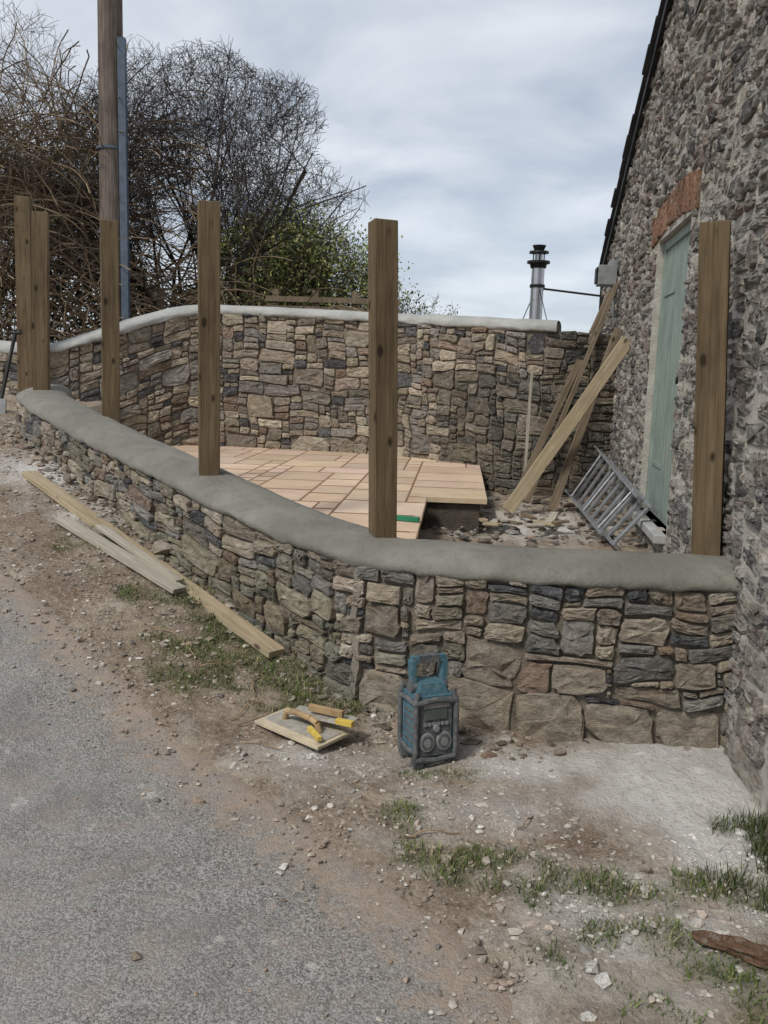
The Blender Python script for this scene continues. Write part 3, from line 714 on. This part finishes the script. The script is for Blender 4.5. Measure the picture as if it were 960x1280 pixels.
def grow(segs,tips,p,d,L,r,depth,rnd,env,maxs):
    if len(segs)>maxs: return
    n=5 if depth<3 else 4; step=L/n; rr_=r
    for i in range(n):
        d=(d+Vector((rnd.gauss(0,.2),rnd.gauss(0,.2),rnd.gauss(0.02,.15)))).normalized()
        q=p+d*step
        ev=env(q)
        if ev>1.12: return
        if ev>1.0:
            if rnd.random()<.5: return
            d=(d*.7-Vector((0,0,.2))).normalized()
        r2=rr_*.84; segs.append((*p,*q,rr_,r2)); p=q; rr_=r2
        if depth<5 and i>0:
            for _ in range(rnd.choice((1,1,2)) if depth else 2):
                ax=Vector((rnd.gauss(0,1),rnd.gauss(0,1),rnd.gauss(0,.8))).normalized()
                nd=(d*.75+ax*.75+Vector((0,0,.08))).normalized()
                grow(segs,tips,p,nd,L*rnd.uniform(.5,.75),max(rr_*.6,.0036),depth+1,rnd,env,maxs)
    tips.append(tuple(p))
def ell(cx,cy,cz,rx,ry,rz,wob=.3):
    def f(q):
        dz=(q[2]-cz)/rz
        if dz<0: dz*=.3
        return ((q[0]-cx)/rx)**2+((q[1]-cy)/ry)**2+dz*dz+ wob*math.sin(q[0]*3.1+q[2]*2.3)*math.sin(q[2]*4.1-q[0]*1.7)
    return f
def leaves(name,T,size,cols,parent=None,seed=2):
    n=len(T); a=rs.normal(0,1,(n,3)); a/=np.linalg.norm(a,axis=1)[:,None]; b=np.cross(a,rs.normal(0,1,(n,3))); b/=np.linalg.norm(b,axis=1)[:,None]
    s=size*rs.uniform(.6,1.4,(n,1)); V=np.stack([T-a*s,T+b*s*.55,T+a*s,T-b*s*.55],1).reshape(-1,3)
    cols=np.array(cols); c=cols[rs.choice(len(cols),n)]*rs.uniform(.6,1.35,(n,1))
    return mesh_obj(name,V,np.arange(4*n).reshape(n,4),M_leaf,parent,col=np.repeat(c,4,0))
def tree(name,base,env,nst,L,r,seed,col,spread=.6,maxseg=30000,leafn=0,leafcol=None,lsize=.03,lj=.07,extra=None):
    rnd=random.Random(seed); segs=[];tips=[]
    for k in range(nst):
        a=6.28*k/nst+rnd.uniform(-.4,.4); b0=Vector(base)+Vector((rnd.uniform(-.3,.3),rnd.uniform(-.2,.2),0)); s2=spread*rnd.uniform(.35,1.1)
        grow(segs,tips,b0,Vector((math.cos(a)*s2,math.sin(a)*s2*.6,1)).normalized(),L*rnd.uniform(.8,1.1),r*rnd.uniform(.6,1),0,rnd,env,maxseg*(k+1)//nst)
    par=empty(name); tubes('branches',segs,M_bark,col,par,3)
    if leafn:
        T=np.array(tips) if tips else np.array([s[3:6] for s in segs])
        T=T[rs.choice(len(T),leafn)]+rs.normal(0,lj,(leafn,3))
        if extra is not None: T=np.vstack([T,extra])
        leaves('leaves',T,lsize,leafcol,par)
    return par
tree('bare_blackthorn_tree',(-2.8,13,1.3),ell(-2.75,13,3.65,2.15,1.6,2.3,.26),13,3.2,.06,3,(.065,.055,.049),.85,56000)
tree('bare_blackthorn_tree',(-5.6,12.8,1.3),ell(-5.6,12.8,3.5,2.4,1.6,2.8),10,2.9,.055,8,(.13,.1,.072),.8,46000)
tree('bare_blackthorn_tree',(-1.9,13.4,1.3),ell(-1.75,13.4,3.2,1.25,1.2,1.6,.2),8,2.2,.045,12,(.07,.062,.05),.85,18000)
cl=[]
for _ in range(60):
    a=rs.uniform(-2.3,-.1); cl.append((a,rs.uniform(12.2,12.9),rs.uniform(2.1,3.75-.55*abs(a+1.35)**1.3),rs.uniform(.1,.24)))
T=np.vstack([np.array(c_[:3])+rs.normal(0,c_[3],(230,3)) for c_ in cl])
tree('budding_green_tree',(-1.2,12.7,1.3),ell(-1.25,12.7,2.8,1.2,.6,1.1,.2),8,1.7,.035,15,(.1,.085,.055),.95,12000,7000,[(.19,.23,.07),(.26,.29,.1),(.11,.14,.045),(.28,.27,.11)],.022,.1,T)
tree('bare_shrub',(.2,14.6,1.3),ell(.2,14.6,2.3,1.0,.6,.9,.2),5,1.2,.025,19,(.1,.09,.075),.9,7000,900,[(.2,.2,.09),(.15,.16,.07)],.025)
n=42000; x=rs.uniform(-8.5,-.9,n); y=rs.normal(13.1,.5,n); top=2.3+1.2*fbm(x*.9,y*0,5)+.55*np.clip(-x-3.2,0,2); zz=1.0+(top-1.0)*rs.uniform(0,1,n)**.8
k=(fbm(x*2.5,zz*2.5,31)>.42); T=np.column_stack([x,y,zz])[k]
hd=empty('bramble_hedge')
leaves('leaves',T,.04,[(.06,.07,.03),(.05,.042,.027),(.1,.08,.045),(.04,.055,.025),(.13,.1,.06)],hd)
segs=[]
for _ in range(2100):
    x0=random.uniform(-8.5,-1.5) if random.random()<.5 else random.uniform(-7.5,-3.6); hz=2.6 if x0>-3.4 else 4.6
    p=Vector((x0,random.gauss(12.4,.3),random.uniform(1.2,hz))); d=Vector((random.gauss(0,.6),random.gauss(0,.3),random.uniform(.2,1))).normalized(); rr0=random.uniform(.004,.011)
    for i in range(9):
        q=p+d*.17; segs.append((*p,*q,rr0,rr0*.95)); p=q; d=(d+Vector((random.gauss(0,.17),random.gauss(0,.1),-.15))).normalized()
tubes('bramble_stems',segs,M_bark,(.22,.165,.11),hd,3)
# ------------------------------------------------------------------ grass
n=400000; x=rs.uniform(-4,1.75,n); y=rs.uniform(1.5,8,n); k=blobs(x,y,GB)>.1; x,y=x[k],y[k]; gm=gmask(x,y); k=gm>.02; x,y,gm=x[k],y[k],gm[k]; n=len(x); r_=sdist(x,y,REs); f_=sdist(x,y,FP.P[::6,:2])
k=(rs.uniform(0,1,n)<gm)&(r_<.05)&(f_>.01)&(((x-O[0])*nrm[0]+(y-O[1])*nrm[1])>0.0); x,y=x[k],y[k]; gm=gm[k]; n=len(x)
h=rs.uniform(.008,.036,n)*(.5+.6*gm); k2=(np.hypot(x-1.45,y-2.75)<.38); h=np.where(k2,h*2.4,h)
a=rs.uniform(0,6.28,n); lean=rs.uniform(.1,1.5,n); w=.0013+.0013*rs.uniform(0,1,n); zb=gz_(x,y)-.003
dx,dy=np.cos(a),np.sin(a); px,py=-dy,dx
V=np.stack([np.column_stack([x-px*w,y-py*w,zb]),np.column_stack([x+px*w,y+py*w,zb]),np.column_stack([x+px*w*.7+dx*h*lean*.35,y+py*w*.7+dy*h*lean*.35,zb+h*.6]),np.column_stack([x-px*w*.7+dx*h*lean*.35,y-py*w*.7+dy*h*lean*.35,zb+h*.6]),np.column_stack([x+dx*h*lean,y+dy*h*lean,zb+h])],1)
b=np.arange(n)*5; F=np.vstack([np.column_stack([b,b+1,b+2,b+3]),np.column_stack([b+3,b+2,b+4,b+4])])
gc=np.array([(.09,.13,.035),(.125,.165,.05),(.07,.1,.028),(.28,.25,.14)])[rs.choice(4,n,p=[.33,.27,.22,.18])]*rs.uniform(.7,1.3,(n,1)); gc=np.where(k2[:,None],gc*.6,gc)
me_f=[tuple(q) for q in F[:n]]+[tuple(q[:3]) for q in F[n:]]
mesh_obj('grass',V.reshape(-1,3),me_f,M_leaf,col=np.repeat(gc,5,0))
tw=[]
for (x0,y0,a,L) in [(-.62,3.7,1.1,.3),(-.66,3.75,.6,.22),(-.4,3.5,2.6,.2),(-.55,3.9,1.9,.25),(.1,2.85,.3,.2),(-1.2,4.35,-.4,.35),(-.9,4.1,.2,.2),(.5,2.9,1.0,.15),(-.3,3.7,-.9,.2)]:
    p=Vector(gp3(x0,y0,.012))
    for i in range(6):
        a+=random.gauss(0,.3); q2=(p.x+math.cos(a)*L/6,p.y+math.sin(a)*L/6); q=Vector(gp3(*q2,.012+.01*math.sin(i))); tw.append((*p,*q,.003,.0028)); p=q
tubes('dry_twigs',tw,M_bark,(.3,.21,.13),None,5)
lv=[];lf=[];nr=12
for i in range(14):
    f=i/13; cx_,cy_=.92+.36*f,2.33-.2*f; rr_=.03*(1-.55*abs(f-.4))*(1 if 0<i<13 else .35)
    for k in range(nr):
        a=2*math.pi*k/nr; r3=rr_*(1+.35*math.sin(k*2.1+i*.9)*random.uniform(.5,1))
        lv.append((cx_+.5*r3*math.cos(a)+random.uniform(-.003,.003),cy_+.9*r3*math.cos(a),.03+.8*r3*math.sin(a)))
for i in range(13):
    for k in range(nr): lf.append((i*nr+k,i*nr+(k+1)%nr,(i+1)*nr+(k+1)%nr,(i+1)*nr+k))
lf+= [tuple(range(nr))[::-1],tuple(13*nr+k for k in range(nr))]
mesh_obj('bark_log',lv,lf,M_stone,None,col=np.tile((.15,.09,.058),(len(lv),1)))
# ------------------------------------------------------------------ plastering float + trowel
M_cream=mat_flat('float_board',(.52,.44,.31),.75,0,.2,18,.001,.35); M_han=mat_flat('wood_handle',(.36,.24,.12),.65,dust=.35); M_yel=mat_flat('yellow_plastic',(.6,.43,.07),.5,dust=.3)
M_cem=mat_flat('cement_smear',(.34,.32,.28),.9,0,.3,40,.003)
fl=B(); ax=Vector((.31,-.27,.0)).normalized(); cx=Vector((-.33,3.67,.055)); zz=Vector((.05,-.1,1)).normalized(); zz=(zz-ax*zz.dot(ax)).normalized(); ay=zz.cross(ax); RF=Matrix((ax,ay,zz)).transposed()
fl.box(cx,(.40,.2,.014),RF,0); fl.box(cx+RF@Vector((0,0,.009)),(.36,.12,.004),RF,3)
def hnd(c,m,off,L=.2,hh=.055,r=.013):
    pts=[c+RF@Vector((x_,off,z_)) for x_,z_ in ((-L/2,.01),(-L/2+.015,hh*.8),(-L/4,hh),(L/4,hh),(L/2-.015,hh*.8),(L/2,.01))]
    fl.tube(pts,r,m,10)
hnd(cx,1,.0,.22,.06,.014)
R2=RF@Matrix.Rotation(.25,3,'Z'); c2=cx+RF@Vector((.06,.07,.05)); fl.box(c2,(.3,.1,.003),R2,3); fl.box(c2+RF@Vector((.02,0,.03)),(.17,.022,.028),R2,1); fl.box(c2+RF@Vector((.15,-.02,.02)),(.08,.025,.022),R2,2)
fl.box(cx+RF@Vector((.13,-.05,.03)),(.12,.02,.02),RF@Matrix.Rotation(-.4,3,'Z'),2)
fl.obj('plastering_float',[M_cream,M_han,M_yel,M_cem],bevel=.003)
# ------------------------------------------------------------------ radio
M_teal=mat_flat('teal_plastic',(.06,.14,.18),.5,0,.2,8,.0005,.25); M_dk=mat_flat('dark_rubber',(.085,.09,.097),.7,0,.25,10,.0005,.32); M_gr=mat_flat('speaker_grille',(.24,.245,.25),.6,.2,.2,30,.0005,.3); M_lcd=mat_flat('lcd_panel',(.09,.11,.1),.2)
rad=B()
rad.box((0,0,.155),(.19,.16,.25),None,0); rad.box((0,-.082,.155),(.165,.012,.235),None,1)
for sx in(-1,1):
    for sy in(-1,1):
        rad.tube([(sx*.098,sy*.085,.012),(sx*.102,sy*.095,.06),(sx*.102,sy*.095,.25),(sx*.09,sy*.08,.30)],.013,1,10)
        rad.box((sx*.085,sy*.075,.014),(.05,.04,.028),None,1)
    rad.tube([(sx*.102,-.095,.06),(sx*.105,0,.05),(sx*.102,.095,.06)],.011,1); rad.tube([(sx*.102,-.095,.25),(sx*.105,0,.26),(sx*.102,.095,.25)],.012,1)
rad.tube([(-.102,-.095,.255),(0,-.1,.27),(.102,-.095,.255)],.012,1); rad.tube([(-.1,-.095,.03),(0,-.1,.022),(.1,-.095,.03)],.012,1)
rad.box((0,-.09,.21),(.11,.008,.045),None,3); rad.box((0,-.092,.245),(.13,.01,.02),None,2)
rad.cyl((-.043,-.088,.095),(-.043,-.097,.095),.04,.037,2,20); rad.cyl((.043,-.088,.095),(.043,-.097,.095),.04,.037,2,20)
for sx in (-.043,.043):
    for rr_ in (.03,.018): rad.cyl((sx,-.0972,.095),(sx,-.0985 if rr_>.02 else -.1,.095),rr_,rr_,1 if rr_>.02 else 2,20)
for k in range(6): rad.box((-.055+k*.022,-.09,.168),(.015,.012,.012),None,2)
rad.cyl((.0,-.09,.152),(0,-.106,.152),.016,.014,2,14)
for k in range(5): rad.box((-.096,0,.09+k*.03),(.006,.11,.012),None,1)
rad.box((0,0,.3),(.15,.13,.05),None,0,.8)
for sx in(-1,1):
    rad.box((sx*.078,.01,.345),(.024,.045,.13),Matrix.Rotation(sx*.08,3,'Y'),0); rad.cyl((sx*.078-.016,.01,.3),(sx*.078+.016,.01,.3),.03,.03,1,16)
rad.box((0,.01,.412),(.17,.034,.026),None,0); rad.box((0,.01,.414),(.1,.04,.03),None,1)
rad.cyl((.07,.07,.28),(.09,.075,.40),.005,.004,1,8)
ro=rad.obj('jobsite_radio',[M_teal,M_dk,M_gr,M_lcd],bevel=.004,loc=(.21,3.5,.012),rot=Quaternion((0,0,1),.38)@Quaternion((1,0,0),-.04)); ro.scale=(.88,.88,1.03)
sh=B(); sh.cyl((-3.62,8.3,1.15),(-3.55,8.55,1.85),.017,m=0); sh.box((-3.64,8.25,1.1),(.2,.02,.3),Matrix.Rotation(-.2,3,'X'),1); sh.cyl((-3.6,8.55,1.86),(-3.49,8.55,1.86),.015,m=0)
sh.obj('shovel',[M_iron,M_gr],bevel=.004)
tr2=B(); tr2.box((.14,5.45,.70),(.17,.028,.03),Matrix.Rotation(-.35,3,'Z'),0); tr2.box((.0,5.5,.69),(.12,.07,.003),Matrix.Rotation(-.35,3,'Z'),1)
tr2.obj('hand_trowel',[mat_flat('green_plastic',(.03,.2,.11),.4),M_steel],bevel=.004)
# ------------------------------------------------------------------ world
w=bpy.data.worlds.new('World'); sc.world=w; w.use_nodes=True; nt=w.node_tree; nt.nodes.clear()
def N(k,**kw):
    n=nt.nodes.new(k)
    for a,b in kw.items(): setattr(n,a,b)
    return n
out=N('ShaderNodeOutputWorld'); sky=N('ShaderNodeTexSky',sky_type='NISHITA',sun_disc=False); EL=math.radians(48)
SUNDIR=Vector((-.55,-.6,0)).normalized(); SD=Vector((SUNDIR.x*math.cos(EL),SUNDIR.y*math.cos(EL),math.sin(EL)))
sky.sun_elevation=EL; sky.sun_rotation=math.atan2(SUNDIR.x,SUNDIR.y)
b1=N('ShaderNodeBackground'); b1.inputs[1].default_value=.12; nt.links.new(sky.outputs[0],b1.inputs[0])
tc=N('ShaderNodeTexCoord'); sx=N('ShaderNodeSeparateXYZ'); nt.links.new(tc.outputs['Generated'],sx.inputs[0])
def MM(op,a,b):
    m=N('ShaderNodeMath',operation=op)
    for i,v in((0,a),(1,b)):
        if isinstance(v,(int,float)): m.inputs[i].default_value=v
        else: nt.links.new(v,m.inputs[i])
    return m.outputs[0]
zc=MM('ADD',MM('MAXIMUM',sx.outputs[2],0.0),.16); cx_=N('ShaderNodeCombineXYZ'); nt.links.new(MM('DIVIDE',sx.outputs[0],zc),cx_.inputs[0]); nt.links.new(MM('DIVIDE',sx.outputs[1],zc),cx_.inputs[1])
n1=N('ShaderNodeTexNoise'); n1.inputs['Scale'].default_value=1.5; n1.inputs['Detail'].default_value=5; n1.inputs['Roughness'].default_value=.5; n1.inputs['Distortion'].default_value=.3; nt.links.new(cx_.outputs[0],n1.inputs['Vector'])
r1=N('ShaderNodeValToRGB'); el=r1.color_ramp.elements; el[0].position=.38; el[0].color=(.5,.56,.66,1); el[1].position=.62; el[1].color=(.85,.89,.94,1); nt.links.new(n1.outputs['Fac'],r1.inputs[0])
r2=N('ShaderNodeValToRGB'); el=r2.color_ramp.elements; el[0].position=0; el[0].color=(.95,.95,.95,1); el[1].position=.25; el[1].color=(0,0,0,1); nt.links.new(sx.outputs[2],r2.inputs[0])
mx=N('ShaderNodeMix',data_type='RGBA'); nt.links.new(MM('MULTIPLY',r2.outputs[0],.6),mx.inputs[0]); nt.links.new(r1.outputs[0],mx.inputs[6]); mx.inputs[7].default_value=(.74,.82,.92,1)
b2=N('ShaderNodeBackground'); b2.inputs[1].default_value=1.0; nt.links.new(mx.outputs[2],b2.inputs[0])
ms=N('ShaderNodeMixShader'); ms.inputs[0].default_value=.85; nt.links.new(b1.outputs[0],ms.inputs[1]); nt.links.new(b2.outputs[0],ms.inputs[2]); nt.links.new(ms.outputs[0],out.inputs[0])
sl_=bpy.data.lights.new('sun','SUN'); sl_.energy=2.5; sl_.angle=math.radians(12); sl_.color=(1,.955,.88); so=bpy.data.objects.new('sun',sl_); COL.objects.link(so)
so.rotation_mode='QUATERNION'; so.rotation_quaternion=SD.to_track_quat('Z','Y')
# ------------------------------------------------------------------ camera
cam=bpy.data.cameras.new('camera'); cam.sensor_fit='VERTICAL'; cam.sensor_height=36; cam.lens=1107/1280*36; cam.clip_end=6000; cam.clip_start=.05
co=bpy.data.objects.new('camera',cam); COL.objects.link(co)
R=(Matrix.Rotation(math.radians(81),3,'X')@Matrix.Rotation(math.radians(1.7),3,'Z')); co.matrix_world=Matrix.Translation((0,0,1.6))@R.to_4x4()
sc.camera=co
sc.view_settings.view_transform='Standard'; sc.view_settings.look='None'; sc.view_settings.exposure=0
